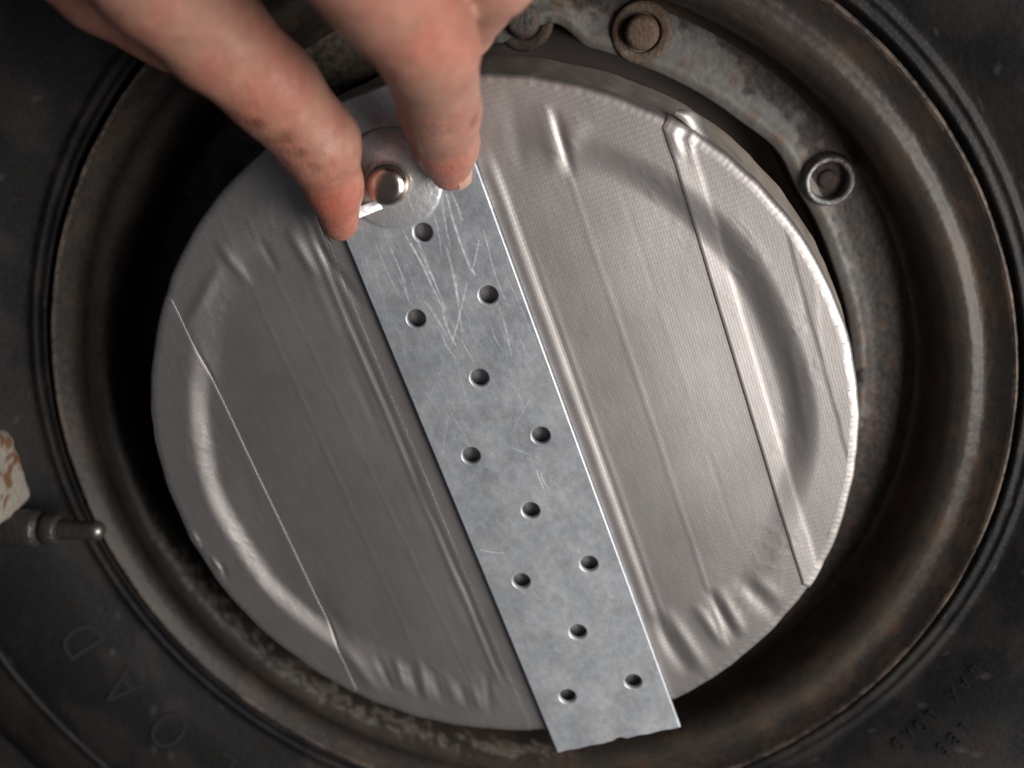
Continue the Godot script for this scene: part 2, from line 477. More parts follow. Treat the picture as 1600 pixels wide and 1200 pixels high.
func tape_strip(a0: float, a1: float, lift: float, skirt: float, seed_at: float, round_ends: bool) -> Callable:
	# rows: skirt (8), top (NB), skirt (8)
	return func(i: int, j: int, na: int, nb: int):
		var u := clampf(float(i - 1) / (na - 2), 0.0, 1.0)
		var a := lerpf(a0, a1, u)
		if round_ends:
			a = 79.5 * sin(lerpf(asin(a0 / 79.5), asin(a1 / 79.5), u))
		var tone_up := 1.0
		var on := lift if (i > 0 or a0 < -79.0) and (i < na or a1 > 79.0) else 0.03
		if i > 0 and i < na and lift > 0.25:
			# the free edge is folded double
			var e := minf(absf(a - a0), absf(a - a1))
			on += 0.12 * smoothstep(4.9, 3.9, e) if absf(a0) < 60.0 or absf(a1) < 60.0 else 0.0
		a += 0.10 * n3(seed_at, float(j) * 0.02, 0.0) * (1.0 if absf(a) < 70.0 else 0.0)
		var bm := sqrt(maxf(79.5 * 79.5 - a * a, 0.0))
		var side := 0.0
		var t := 0.0
		if j < 8:
			side = 8 - j
			t = -1.0
		elif j > nb + 8:
			side = j - nb - 8
			t = 1.0
		else:
			t = -1.0 + 2.0 * float(j - 8) / nb
		var b := bm * t
		var r := maxf(sqrt(a * a + b * b), 0.001)
		var az := atan2(-b, a)
		var k := tin_radius(az) / 79.5
		var pa := a * lerpf(1.0, k, smoothstep(60.0, 79.0, r))
		var pb := b * lerpf(1.0, k, smoothstep(60.0, 79.0, r))
		var y := TOP - 0.05 + on + tape_relief(pa, pb) * 1.0
		if side > 0.0:
			var prof := [[0.0, 0.0], [0.62, -0.08], [1.15, -0.30], [1.55, -0.68], [1.78, -1.2], [1.90, -1.9], [2.0, -2.6], [0.0, 0.0], [0.0, 0.0]]
			var dr: float = prof[int(side)][0]
			var dy: float = prof[int(side)][1]
			if side >= 7.0:
				var ext := skirt + 0.9 * n3(seed_at + 4.0, a * 0.25, t)
				dr = 1.62 + ext * 0.14
				dy = -ext
				if side == 8.0:
					dr -= 0.35
			else:
				dr += on
			pa += a / r * dr
			pb += b / r * dr
			y += dy + (0.05 * n3(a * 0.6, dy * 0.4, b * 0.6))
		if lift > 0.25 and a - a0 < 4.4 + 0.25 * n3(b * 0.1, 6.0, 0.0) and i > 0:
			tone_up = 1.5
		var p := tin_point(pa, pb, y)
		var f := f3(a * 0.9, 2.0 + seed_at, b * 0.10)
		var g := f3(a * 0.05, 8.0 + seed_at, b * 0.05)
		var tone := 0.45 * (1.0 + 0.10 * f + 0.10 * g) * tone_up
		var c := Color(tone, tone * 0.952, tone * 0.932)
		return [p, c, Vector2(a, b) * 0.0625]


func weave_normal() -> ImageTexture:
	# 16 mm of tape: lengthwise grain and cross threads
	var im := Image.create(512, 512, false, Image.FORMAT_RGB8)
	var rng := RandomNumberGenerator.new()
	rng.seed = 7
	var rows := PackedFloat32Array()
	var cols := PackedFloat32Array()
	for k in 512:
		rows.append(rng.randf())
		cols.append(rng.randf())
	for y in 512:
		var thread := y * 14.0 / 512.0
		var cross := pow(absf(sin(thread * PI)), 3.0)
		for x in 512:
			var warp := x * 26.0 / 512.0
			var along := pow(absf(sin(warp * PI)), 2.0)
			var cell := rows[(int(thread) * 31 + int(warp) * 17) % 512]
			var g := 0.40 + 0.30 * cross * (0.5 + cell) + 0.12 * along + 0.05 * cols[x] + 0.05 * rng.randf()
			im.set_pixel(x, y, Color(g, g, g))
	im.bump_map_to_normal_map(5.0)
	return ImageTexture.create_from_image(im)


func make_tin() -> void:
	var base := L0 + Vector3(0, -36, 0)
	var t := thing("taped_tin", "round tin sealed with wrinkled silver duct tape, standing in the wheel rim", "tin", base)
	var tape := mat(Color.BLACK, 0.54, 0.92, 0.5, true)
	tape.clearcoat_enabled = true
	tape.clearcoat = 1.0
	tape.clearcoat_roughness = 0.15
	tape.normal_enabled = true
	tape.normal_texture = weave_normal()
	tape.normal_scale = 0.27
	var body := grid(360, 14, func(i: int, j: int):
		var az := TAU * (i % 360) / 360.0
		var rows := [-36.0, -30.0, -24.0, -18.0, -12.0, -7.0, -3.0, -1.0, 1.0, 4.0, 7.0, 10.0, 13.0, 15.5, 17.2]
		var y: float = rows[14 - j]
		var k := tin_radius(-az)
		var r := k + 1.6 + clampf((18.0 - y) * 0.14, 0.0, 2.9) - smoothstep(-2.0, -6.0, y) * 2.6
		r += 0.15 * f3(cos(az) * 14.0, y * 0.08, sin(az) * 14.0)
		var d := polar(1.0, az, 0.0)
		var f := f3(d.x * 20.0, y * 0.6, d.z * 20.0)
		var g := f3(d.x * 4.0, y * 0.05, d.z * 4.0)
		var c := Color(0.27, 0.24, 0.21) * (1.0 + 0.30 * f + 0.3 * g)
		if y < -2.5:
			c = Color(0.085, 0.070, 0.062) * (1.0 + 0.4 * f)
		c.a = 1.0
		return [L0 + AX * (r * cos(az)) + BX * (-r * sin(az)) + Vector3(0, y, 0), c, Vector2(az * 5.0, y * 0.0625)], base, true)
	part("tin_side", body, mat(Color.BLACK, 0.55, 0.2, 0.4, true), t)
	var specs := [
		["tape_strip", -17.6, 20.2, 0.0, 2.9, 10.0, false, 60, 180, ""],
		["tape_strip", -59.5, -17.7, 0.10, 3.6, 20.0, false, 76, 190, ""],
		["tape_strip", 19.3, 59.0, 0.10, 3.4, 30.0, false, 76, 190, ""],
		["tape_strip", -79.49999, -57.5, 0.22, 3.8, 40.0, true, 70, 150, "outer strip of tape with a long bulging crease"],
		["tape_strip", 57.5, 79.49999, 0.26, 4.2, 50.0, true, 70, 150, "outer strip of tape with folded edge and bright rim"]]
	for s in specs:
		var f := tape_strip(s[1], s[2], s[3], s[4], s[5], s[6])
		var na: int = s[7]
		var nb: int = s[8]
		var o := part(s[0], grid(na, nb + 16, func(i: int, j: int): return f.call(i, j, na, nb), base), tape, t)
		if s[9]:
			o.set_meta("label", s[9])
	# torn flap of tape standing off the rim
	var flap := grid(16, 10, func(i: int, j: int):
		var u := i / 16.0
		var v := j / 10.0
		var p := Vector3(35.6, 18.6, -76.2) + Vector3(6.6, -0.6, 5.0) * u + Vector3(1.5, -1.6, -2.1) * v * (0.35 + 0.65 * sin(u * PI * 0.85 + 0.3))
		p.y += 0.7 * sin(u * 7.0) * v + 0.5 * sin(v * PI)
		return [p, Color(0.42, 0.41, 0.40), Vector2(u, v) * 0.4], base)
	part("tape_flap", flap, tape, t)


# ------------------------------------------------------------------ galvanised strap
const HOLE := 2.05
const S0 := -19.0
const S1 := 147.6


class Soup:
	var v := PackedVector3Array()
	var n := PackedVector3Array()
	var uv := PackedVector2Array()
	var c := PackedColorArray()
	var idx := PackedInt32Array()

	func quad(a: Vector3, b: Vector3, cc: Vector3, d: Vector3, na: Vector3, nb: Vector3, nc: Vector3, nd: Vector3, u: Array) -> void:
		var k := v.size()
		v.append_array([a, b, cc, d])
		n.append_array([na, nb, nc, nd])
		uv.append_array(u)
		var face := (cc - a).cross(b - a)
		if face.dot(na + nb + nc + nd) >= 0.0:
			idx.append_array([k, k + 1, k + 2, k, k + 2, k + 3])
		else:
			idx.append_array([k, k + 2, k + 1, k, k + 3, k + 2])


func strap_image() -> Array:
	# zinc bloom, haze and scratches; 12 pixels a millimetre across, 10 along
	var w := 400
	var h := 1680
	var im := Image.create(w, h, false, Image.FORMAT_RGB8)
	var ro := Image.create(w, h, false, Image.FORMAT_RGB8)
	var val := PackedFloat32Array()
	val.resize(w * h)
	var rng := RandomNumberGenerator.new()
	rng.seed = 41
	for y in h:
		for x in w:
			var a := x / 12.0
			var b := y / 10.0
			val[y * w + x] = 0.30 + 0.24 * f3(a * 0.09, 3.0, b * 0.06) + 0.17 * f3(a * 0.4, 9.0, b * 0.3) + 0.16 * f3(a * 1.6, 5.0, b * 1.3) + 0.22 * smoothstep(40.0, 150.0, b) + 0.07 * (rng.randf() - 0.5)
	var cut := func(x0: float, y0: float, x1: float, y1: float, s: float, wide: float):
		var bend := rng.randf_range(-6.0, 6.0)
		var steps := int(Vector2(x1 - x0, y1 - y0).length() * 1.2) + 2
		for k in steps + 1:
			var t := float(k) / steps
			var px := lerpf(x0, x1, t) + bend * sin(t * PI)
			var py := lerpf(y0, y1, t)
			var amp := s * (0.6 + 0.4 * sin(t * PI)) * (0.75 + 0.25 * sin(t * 40.0 + x0))
			for dx in range(-5, 6):
				var ix := int(px) + dx
				var iy := int(py)
				if ix >= 0 and ix < w and iy >= 0 and iy < h:
					var o := exp(-pow((ix - px) / wide, 2.0))
					val[iy * w + ix] = maxf(val[iy * w + ix], val[iy * w + ix] + amp * o * 0.7)
	# long gouges near the bolt end: [a from left mm, b mm, a, b, strength]
	for g in [[24.8, 24.9, 24.0, 41.4, 0.50, 1.0], [24.0, 41.4, 24.3, 43.3, 0.50, 1.0], [23.8, 24.8, 21.5, 36.2, 0.30, 1.0], [13.8, 32.2, 15.0, 47.4, 0.45, 1.0], [14.9, 34.3, 15.5, 43.1, 0.42, 0.7], [13.2, 29.1, 15.2, 40.0, 0.35, 0.8], [15.1, 28.3, 15.3, 50.6, 0.30, 0.9], [20.8, 35.2, 18.8, 47.2, 0.40, 1.0], [20.5, 41.7, 17.2, 54.3, 0.30, 0.9], [27.9, 36.2, 24.0, 42.2, 0.32, 0.8], [29.5, 34.6, 28.8, 41.5, 0.30, 0.7], [9.3, 31.5, 8.2, 45.3, 0.30, 0.6], [9.3, 27.8, 9.6, 39.7, 0.22, 0.6], [22.3, 43.8, 13.8, 56.3, 0.28, 0.9], [15.0, 47.4, 14.9, 57.4, 0.35, 1.2], [11.9, 44.9, 13.7, 54.7, 0.30, 0.8], [28.9, 40.1, 28.9, 52.0, 0.28, 0.6], [26.9, 47.5, 25.6, 63.1, 0.22, 0.6], [16.4, 55.5, 17.2, 61.3, 0.30, 0.8], [12.8, 52.9, 13.7, 59.4, 0.30, 0.8], [23.9, 54.9, 24.4, 60.9, 0.30, 0.7], [21.8, 90.2, 21.8, 95.3, 0.45, 0.7], [22.7, 91.0, 23.0, 95.5, 0.40, 0.6], [8.2, 37.7, 8.8, 54.7, 0.18, 0.6], [6.5, 29.1, 7.0, 42.6, 0.20, 0.8], [25.9, 24.9, 26.0, 31.2, 0.35, 1.0], [20.8, 27.4, 19.1, 36.9, 0.25, 0.8], [18.3, 83.4, 21.9, 86.4, 0.20, 0.8], [1.9, 106.1, 7.5, 108.8, 0.25, 0.8], [33.2, 27.3, 33.1, 33.6, 0.30, 0.8], [30.7, 45.1, 31.6, 58.9, 0.20, 0.7]]:
		cut.call(g[0] * 12.0, g[1] * 10.0, g[2] * 12.0, g[3] * 10.0, g[4] * 2.6, 2.6 * g[5])
	for k in 150:
		var x := rng.randf() * w
		var y := 190.0 + pow(rng.randf(), 1.6) * 1300.0
		var l := rng.randf_range(20.0, 150.0) * (1.0 if y < 800.0 else 0.35)
		var slant := rng.randf_range(-0.25, 0.35) if y < 700.0 else rng.randf_range(-1.6, 1.6)
		cut.call(x, y, x + l * slant, y + l, rng.randf_range(0.10, 0.36), rng.randf_range(1.0, 1.9))
	for k in 130:
		var x := rng.randf() * w
		var y := rng.randf_range(300.0, 1640.0)
		cut.call(x, y, x + rng.randf_range(-14, 14), y + rng.randf_range(2, 9), rng.randf_range(0.15, 0.45), 1.1)
	for k in 3:
		cut.call(250.0 + k * 6.0, 1080.0 + k * 9.0, 256.0 + k * 6.0, 1100.0 + k * 6.0, 0.3, 1.2)
	for y in h:
		for x in w:
			var k := val[y * w + x]
			var c := Color(0.318, 0.357, 0.415).lerp(Color(0.77, 0.805, 0.83), clampf(k, 0.0, 1.2))
			var warm := f3(x * 0.012, 20.0, y * 0.012)
			c = c.lerp(Color(0.45, 0.40, 0.33), clampf(warm * 1.0 - 0.15, 0.0, 0.16))
			im.set_pixel(x, y, c.linear_to_srgb())
			var r := clampf(0.40 + 0.22 * k, 0.3, 0.8)
			ro.set_pixel(x, y, Color(r, r, r))
	return [ImageTexture.create_from_image(im), ImageTexture.create_from_image(ro)]


func strap_mesh(origin: Vector3) -> ArrayMesh:
	var m := Soup.new()
	var yt := 20.95
	var yb := 19.75
	var mid := -0.45          # middle of the strap from the hole rows' middle
	var half := 16.2
	var up := Vector3.UP
	var at := func(a: float, b: float, y: float) -> Vector3:
		return P0 + AX * a + BX * b + Vector3(0, y, 0)
	var uvof := func(a: float, b: float) -> Vector2:
		return Vector2((a - mid + 16.65) / 33.333, (b + 19.5) / 168.0)
	var end_b := func(a: float, b: float) -> float:
		# the cut end grazes one more hole
		if b < S1 - 0.5:
			return b
		return b - 0.75 * maxf(0.0, 1.0 - pow((a - 0.2) / 1.6, 2.0)) + 0.1 * sin(a)
	var cuts := [mid - half + 0.25, -5.3, 5.3, mid + half - 0.25]
	for col in 3:
		var tt := col - 1
		var centres := []
		for k in range(-4, 15):
			if posmod(k - (1 if tt == 0 else 2 if tt == 1 else 0), 3) == 0:
				var bc := k * 11.451 + tt * 5.7
				if bc > S0 + 2.6 and bc < S1 - 2.6:
					centres.append(bc)
		var edge := S0 + 0.25
		for k in centres.size():
			var b0 := edge
			var b1: float = (centres[k] + centres[k + 1]) * 0.5 if k < centres.size() - 1 else minf(centres[k] + 17.0, S1 - 0.25)
			if k == centres.size() - 1 and b1 > S1 - 6.0:
				b1 = S1 - 0.25
			edge = b1
			strap_cell(m, at, uvof, end_b, cuts[col], cuts[col + 1], b0, b1, tt * 8.506, centres[k], yt, yb)
		if edge < S1 - 0.3:
			var steps := 12
			for s in steps:
				var a0 := lerpf(cuts[col], cuts[col + 1], float(s) / steps)
				var a1 := lerpf(cuts[col], cuts[col + 1], float(s + 1) / steps)
				var e0: float = end_b.call(a0, S1 - 0.25)
				var e1: float = end_b.call(a1, S1 - 0.25)
				for y in [yt, yb]:
					var nn: Vector3 = up if y == yt else -up
					m.quad(at.call(a0, edge, y), at.call(a1, edge, y), at.call(a1, e1, y), at.call(a0, e0, y), nn, nn, nn, nn, [uvof.call(a0, edge), uvof.call(a1, edge), uvof.call(a1, e1), uvof.call(a0, e0)])
	# rim of the strap: small chamfer and sides
	var outline := []
	for s in 60:
		outline.append([mid - half, lerpf(S0, S1, s / 60.0), -1.0, 0.0])
	for s in 60:
		outline.append([mid - half + 2.0 * half * s / 60.0, S1, 0.0, 1.0])
	for s in 60:
		outline.append([mid + half, lerpf(S1, S0, s / 60.0), 1.0, 0.0])
	for s in 60:
		outline.append([mid + half - 2.0 * half * s / 60.0, S0, 0.0, -1.0])
	var count := outline.size()
	for s in count:
		var p: Array = outline[s]
		var q: Array = outline[(s + 1) % count]
		var sx: float = p[2]
		var sy: float = p[3]
		var ring := [[0.25, yt], [0.07, yt - 0.07], [0.0, yt - 0.25], [0.0, yb]]
		for k in 3:
			var nn: Vector3 = (AX * sx + BX * sy + up * [1.2, 0.6, 0.0][k]).normalized()
			var pts := []
			for e in [[p, k], [q, k], [q, k + 1], [p, k + 1]]:
				var inset: float = ring[e[1]][0]
				var ya: float = ring[e[1]][1]
				var aa := clampf(e[0][0], mid - half + inset, mid + half - inset)
				var bb := clampf(e[0][1], S0 + inset, S1 - inset)
				pts.append(at.call(aa, end_b.call(aa, bb), ya))
			var uu: Vector2 = uvof.call(p[0], p[1])
			m.quad(pts[0], pts[1], pts[2], pts[3], nn, nn, nn, nn, [uu, uu, uu, uu])
	return commit(m.v, m.n, m.c, m.uv, m.idx, origin)


func strap_cell(m: Soup, at: Callable, uvof: Callable, end_b: Callable, a0: float, a1: float, b0: float, b1: float, ca: float, cb: float, yt: float, yb: float) -> void:
	var angles := []
	for k in 40:
		angles.append(TAU * k / 40.0 - PI)
	for corner in [Vector2(a0, b0), Vector2(a1, b0), Vector2(a1, b1), Vector2(a0, b1)]:
		angles.append((corner - Vector2(ca, cb)).angle())
	if b1 > S1 - 0.5:
		for k in 16:
			angles.append((Vector2(lerpf(a0, a1, (k + 0.5) / 16.0), b1) - Vector2(ca, cb)).angle())
	angles.sort()
	var count := angles.size()
	var out := func(ang: float) -> Vector2:
		var d := Vector2(cos(ang), sin(ang))
		var s := 1e9
		if d.x > 1e-6:
			s = minf(s, (a1 - ca) / d.x)
		if d.x < -1e-6:
			s = minf(s, (a0 - ca) / d.x)
		if d.y > 1e-6:
			s = minf(s, (b1 - cb) / d.y)
		if d.y < -1e-6:
			s = minf(s, (b0 - cb) / d.y)
		var p := Vector2(ca, cb) + d * s
		p.y = end_b.call(p.x, p.y)
		return p
	var rings := [[2.40, yt], [2.28, yt - 0.05], [2.14, yt - 0.16], [HOLE, yt - 0.34], [HOLE, yb]]
	for k in count:
		var g0: float = angles[k]
		var g1: float = angles[(k + 1) % count]
		var o0: Vector2 = out.call(g0)
		var o1: Vector2 = out.call(g1)
		var d0 := Vector2(cos(g0), sin(g0))
		var d1 := Vector2(cos(g1), sin(g1))
		var c := Vector2(ca, cb)
		for side in 2:
			var y := yt if side == 0 else yb
			var nn: Vector3 = Vector3.UP if side == 0 else Vector3.DOWN
			var rr := 2.40 if side == 0 else HOLE
			var i0 := c + d0 * rr
			var i1 := c + d1 * rr
			m.quad(at.call(o0.x, o0.y, y), at.call(o1.x, o1.y, y), at.call(i1.x, i1.y, y), at.call(i0.x, i0.y, y), nn, nn, nn, nn, [uvof.call(o0.x, o0.y), uvof.call(o1.x, o1.y), uvof.call(i1.x, i1.y), uvof.call(i0.x, i0.y)])
		for q in 4:
			var pts := []
			var ns := []
			var us := []
			for e in [[d0, q], [d1, q], [d1, q + 1], [d0, q + 1]]:
				var rad: float = rings[e[1]][0]
				var p: Vector2 = c + e[0] * rad
				pts.append(at.call(p.x, p.y, rings[e[1]][1]))
				us.append(uvof.call(p.x, p.y))
				var inward: float = [0.12, 0.55, 1.1, 3.0, 9.0][e[1]]
				ns.append((Vector3.UP - (AX * e[0].x + BX * e[0].y) * inward).normalized())
			m.quad(pts[0], pts[1], pts[2], pts[3], ns[0], ns[1], ns[2], ns[3], us)


func make_strap() -> void:
	var base := P0 + BX * 64.0 + Vector3(0, 19.75, 0)
	var t := thing("perforated_strap", "flat galvanised metal strap with staggered holes and scratches, lying across the taped tin", "metal strap", base)
	var im := strap_image()
	var zinc := mat(Color.WHITE, 1.0, 0.55, 0.5)
	zinc.albedo_texture = im[0]
	zinc.roughness_texture = im[1]
	zinc.roughness_texture_channel = BaseMaterial3D.TEXTURE_CHANNEL_RED
	part("strap_plate", strap_mesh(base), zinc, t)


# ------------------------------------------------------------------ bolt and washer under the fingers
func make_bolt() -> void:
	var at := Vector3(-22.0, 21.0, -62.3)
	var w := thing("washer", "bent shiny washer under the bolt, pinched between finger and thumb", "washer", at)
	var metal := mat(Color(0.72, 0.74, 0.76), 0.42, 0.75, 0.5)
	grain_normal(metal, 0.03, 0.25, 60.0, 15)
	var prof := spline([Vector2(3.4, 0.15), Vector2(3.5, 1.9), Vector2(4.6, 2.15), Vector2(7.0, 1.75), Vector2(9.2, 1.15), Vector2(10.2, 0.8), Vector2(10.5, 0.35), Vector2(10.4, 0.05)], 4)
	var c := Vector3(-21.5, 21.0, -62.8)
	part("washer_ring", grid(96, prof.size() - 1, func(i: int, j: int):
		var az := TAU * (i % 96) / 96.0
		var lift := 0.25 * (1.0 + sin(az * 2.0 + 1.0)) * (prof[j].x - 4.0) / 6.0
		return [c + polar(prof[j].x, az, prof[j].y + lift), Color.WHITE, Vector2.ZERO], at, true), metal, w)
	var tab := grid(8, 8, func(i: int, j: int):
		var u := i / 8.0
		var v := j / 8.0
		var p := Vector3(-29.0, 25.0, -57.2) + Vector3(4.6, -1.9, -1.7) * u + Vector3(0.7, -0.1, 2.0) * v
		p.y += 0.12 * sin(v * PI)
		return [p, Color.WHITE, Vector2.ZERO], at)
	part("bent_tab", tab, metal, w)
	var b := thing("round_headed_bolt", "small shiny round-headed bolt standing on the washer between the fingertips", "bolt", at + Vector3(0, 1.3, 0))
	var head := spline([Vector2(0.03, 6.5), Vector2(1.9, 6.45), Vector2(3.0, 6.25), Vector2(3.95, 5.6), Vector2(4.35, 4.5), Vector2(4.45, 2.6), Vector2(4.45, 1.3)], 6)
	var bright := mat(Color(0.62, 0.53, 0.47), 0.26, 1.0, 0.5)
	grain_normal(bright, 0.02, 0.12, 60.0, 16)
	part("bolt_head", lathe(head, 72, at, at + Vector3(0, 1.3, 0)), bright, b)


# ------------------------------------------------------------------ rusty fitting at the left edge
func make_fitting() -> void:
	var at := Vector3(-128.0, 2.0, 24.0)
	var t := thing("rusty_fitting", "rusty white-painted metal fitting with a dark stem, over the tyre at the left edge", "metal fitting", at)
	var flaky := mat(Color.BLACK, 0.6, 0.1, 0.5, true)
	grain_normal(flaky, 0.04, 0.8, 60.0, 17)
	var n := 64
	# rounded block whose painted face is seen
	var prof := spline([Vector2(0.1, 9.6), Vector2(5.5, 9.5), Vector2(8.6, 9.0), Vector2(10.0, 7.6), Vector2(10.6, 5.0), Vector2(10.8, 0.0), Vector2(10.5, -8.0), Vector2(9.0, -9.4), Vector2(0.1, -9.5)], 6)
	part("painted_body", grid(n, prof.size() - 1, func(i: int, j: int):
		var az := TAU * (i % n) / n
		var sq := pow(pow(absf(cos(az)), 9.0) + pow(absf(sin(az)), 9.0), -0.111)
		var p := Vector3(-139.0, 14.0, 15.6) + Vector3(prof[j].x * sq * cos(az - 0.10) * 1.0, prof[j].y, -prof[j].x * sq * sin(az - 0.10) * 1.0)
		p.x += (p.z - 15.6) * 0.22 + 0.25 * n3(p.x * 0.3, p.y * 0.3, p.z * 0.3)
		var f := f3(p.x * 0.13, p.y * 0.13, p.z * 0.13)
		var g := f3(p.x * 0.6, p.y * 0.9, p.z * 0.9)
		var c := Color(0.17, 0.085, 0.045) * (1.0 + 0.5 * g)
		if f * 1.2 + g * 0.4 > -0.06 - 0.25 * exp(-pow((p.x + 131.0) / 4.0, 2.0)):
			c = Color(0.30, 0.28, 0.24) * (1.0 + 0.12 * g)
			p.y += 0.25
		elif g > 0.25:
			c = Color(0.36, 0.24, 0.13)
		c.a = 1.0
		return [p, c, Vector2.ZERO], at, true), flaky, t)
	var axis := Transform3D(Basis(Vector3(0, 0, 1), Vector3(0.993, -0.05, 0.10).normalized(), Vector3(0, 1, 0)).orthonormalized(), Vector3.ZERO)
	var dark := mat(Color(0.055, 0.050, 0.048), 0.42, 0.4, 0.5)
	grain_normal(dark, 0.04, 0.6, 60.0, 18)
	var from := Vector3(-134.0, 12.6, 31.0)
	var pieces := [
		["flange", [Vector2(0.1, 13.2), Vector2(2.0, 13.1), Vector2(4.2, 12.2), Vector2(5.0, 10.5), Vector2(4.8, 4.0), Vector2(4.0, 0.0)]],
		["collar", [Vector2(2.4, 17.8), Vector2(3.7, 17.4), Vector2(4.2, 16.2), Vector2(4.1, 14.6), Vector2(3.4, 13.3), Vector2(2.2, 12.8)]],
		["stem", [Vector2(2.2, 27.5), Vector2(2.5, 26.6), Vector2(2.5, 22.0), Vector2(2.6, 17.5), Vector2(2.5, 13.0)]],
		["stem_tip", [Vector2(0.05, 29.6), Vector2(1.3, 29.4), Vector2(2.2, 28.6), Vector2(2.6, 27.6), Vector2(2.3, 26.9)]]]
	for p in pieces:
		var mesh := lathe(spline(p[1], 6), 48, Vector3.ZERO, Vector3.ZERO)
		var o := part(p[0], mesh, dark if p[0] != "stem_tip" else mat(Color(0.20, 0.19, 0.18), 0.35, 0.8), t, from - at)
		o.basis = axis.basis


# ------------------------------------------------------------------ hand
const BONES := {
	"T0": [-32.0, 26.5, -54.6, 3.98], "T1": [-31.6, 31.0, -62.9, 5.76], "T2": [-32.2, 37.0, -72.1, 7.83], "T3": [-37.6, 45.0, -82.5, 8.56], "T4": [-43.3, 55.0, -91.8, 9.07], "T5": [-48.1, 66.0, -101.5, 9.76], "T6": [-54.0, 80.0, -118.0, 12.5], "T7": [-50.0, 95.0, -148.0, 14.0],
	"S0": [-57.8, 42.0, -89.8, 4.92], "S1": [-67.1, 48.0, -98.5, 6.29], "S2": [-74.2, 60.0, -112.0, 9.0],
	"I0": [-8.8, 26.0, -65.8, 4.38], "I1": [-8.7, 30.0, -71.2, 6.25], "I2": [-7.8, 40.0, -78.8, 7.39], "I3": [-6.0, 59.0, -90.4, 8.27], "I4": [-9.9, 74.0, -100.3, 9.06], "I5": [-17.3, 92.0, -113.3, 10.4],
	"M0": [-7.9, 30.0, -89.0, 4.36], "M1": [-4.1, 36.0, -92.6, 5.35], "M2": [4.3, 52.0, -101.8, 6.88], "M3": [-2.0, 92.0, -124.0, 10.3],
	"R0": [3.6, 34.0, -105.9, 4.35], "R1": [7.1, 40.0, -108.7, 5.06], "R2": [14.2, 56.0, -116.4, 6.6], "R3": [13.0, 88.0, -136.0, 9.8],
	"P0": [17.8, 36.0, -119.1, 3.80], "P1": [20.2, 42.0, -121.5, 4.30], "P2": [25.9, 55.0, -128.8, 5.6], "P3": [26.0, 80.0, -147.0, 8.8],
	"W0": [-40.0, 104.0, -172.0, 15.0], "W1": [-20.0, 100.0, -178.0, 14.5], "F0": [-56.0, 107.0, -200.0, 18.0], "F1": [-40.0, 104.0, -202.0, 17.5]}
const LINKS := ["T0 T1", "T1 T2", "T2 T3", "T3 T4", "T4 T5", "T5 T6", "T6 T7", "T7 W0", "S0 S1", "S1 S2", "S2 T7", "I0 I1", "I1 I2", "I2 I3", "I3 I4", "I4 I5", "I5 W0", "M0 M1", "M1 M2", "M2 M3", "M3 W0", "R0 R1", "R1 R2", "R2 R3", "R3 W1", "P0 P1", "P1 P2", "P2 P3", "P3 W1", "W0 F0", "W1 F1", "I5 M3", "M3 R3", "R3 P3", "T6 I5"]
# skin folds: [x, y, z, direction x, y, z, depth, width, reach]
const FOLDS := [
	[-2.5, 74.0, -91.0, -0.10, 0.82, -0.53, 0.38, 0.6, 9.0], [-2.0, 71.3, -89.0, 0.0, 0.84, -0.50, 0.30, 0.5, 8.0], [-3.5, 77.0, -93.0, -0.2, 0.80, -0.55, 0.30, 0.6, 8.0],
	[-4.5, 57.0, -79.6, 0.08, 0.86, -0.52, 0.26, 0.5, 8.0], [-4.5, 54.3, -78.5, 0.02, 0.86, -0.52, 0.20, 0.5, 8.0],
	[-30.5, 46.0, -70.5, 0.25, -0.56, 0.78, 0.32, 0.6, 8.0], [-31.5, 48.2, -73.0, 0.32, -0.56, 0.74, 0.28, 0.5, 8.0], [-33.5, 50.5, -75.8, 0.40, -0.57, 0.70, 0.24, 0.6, 8.0], [-30.5, 38.0, -62.5, 0.12, -0.54, 0.83, 0.26, 0.5, 8.0]]


func hand_bones() -> Array:
	var out := []
	for l in LINKS:
		var e: PackedStringArray = l.split(" ")
		var a: Array = BONES[e[0]]
		var b: Array = BONES[e[1]]
		out.append([Vector3(a[0], a[1], a[2]), Vector3(b[0], b[1], b[2]), a[3], b[3]])
	return out


func hand_field(p: Vector3, bones: Array) -> float:
	var d := 1e9
	for b in bones:
		var pa: Vector3 = p - b[0]
		var ba: Vector3 = b[1] - b[0]
		var h := clampf(pa.dot(ba) / ba.length_squared(), 0.0, 1.0)
		var e: float = (pa - ba * h).length() - lerpf(b[2], b[3], h)
		if e > d + 4.0:
			continue
		var k := 2.2
		var m := maxf(k - absf(d - e), 0.0) / k
		d = minf(d, e) - m * m * k * 0.25
	return d


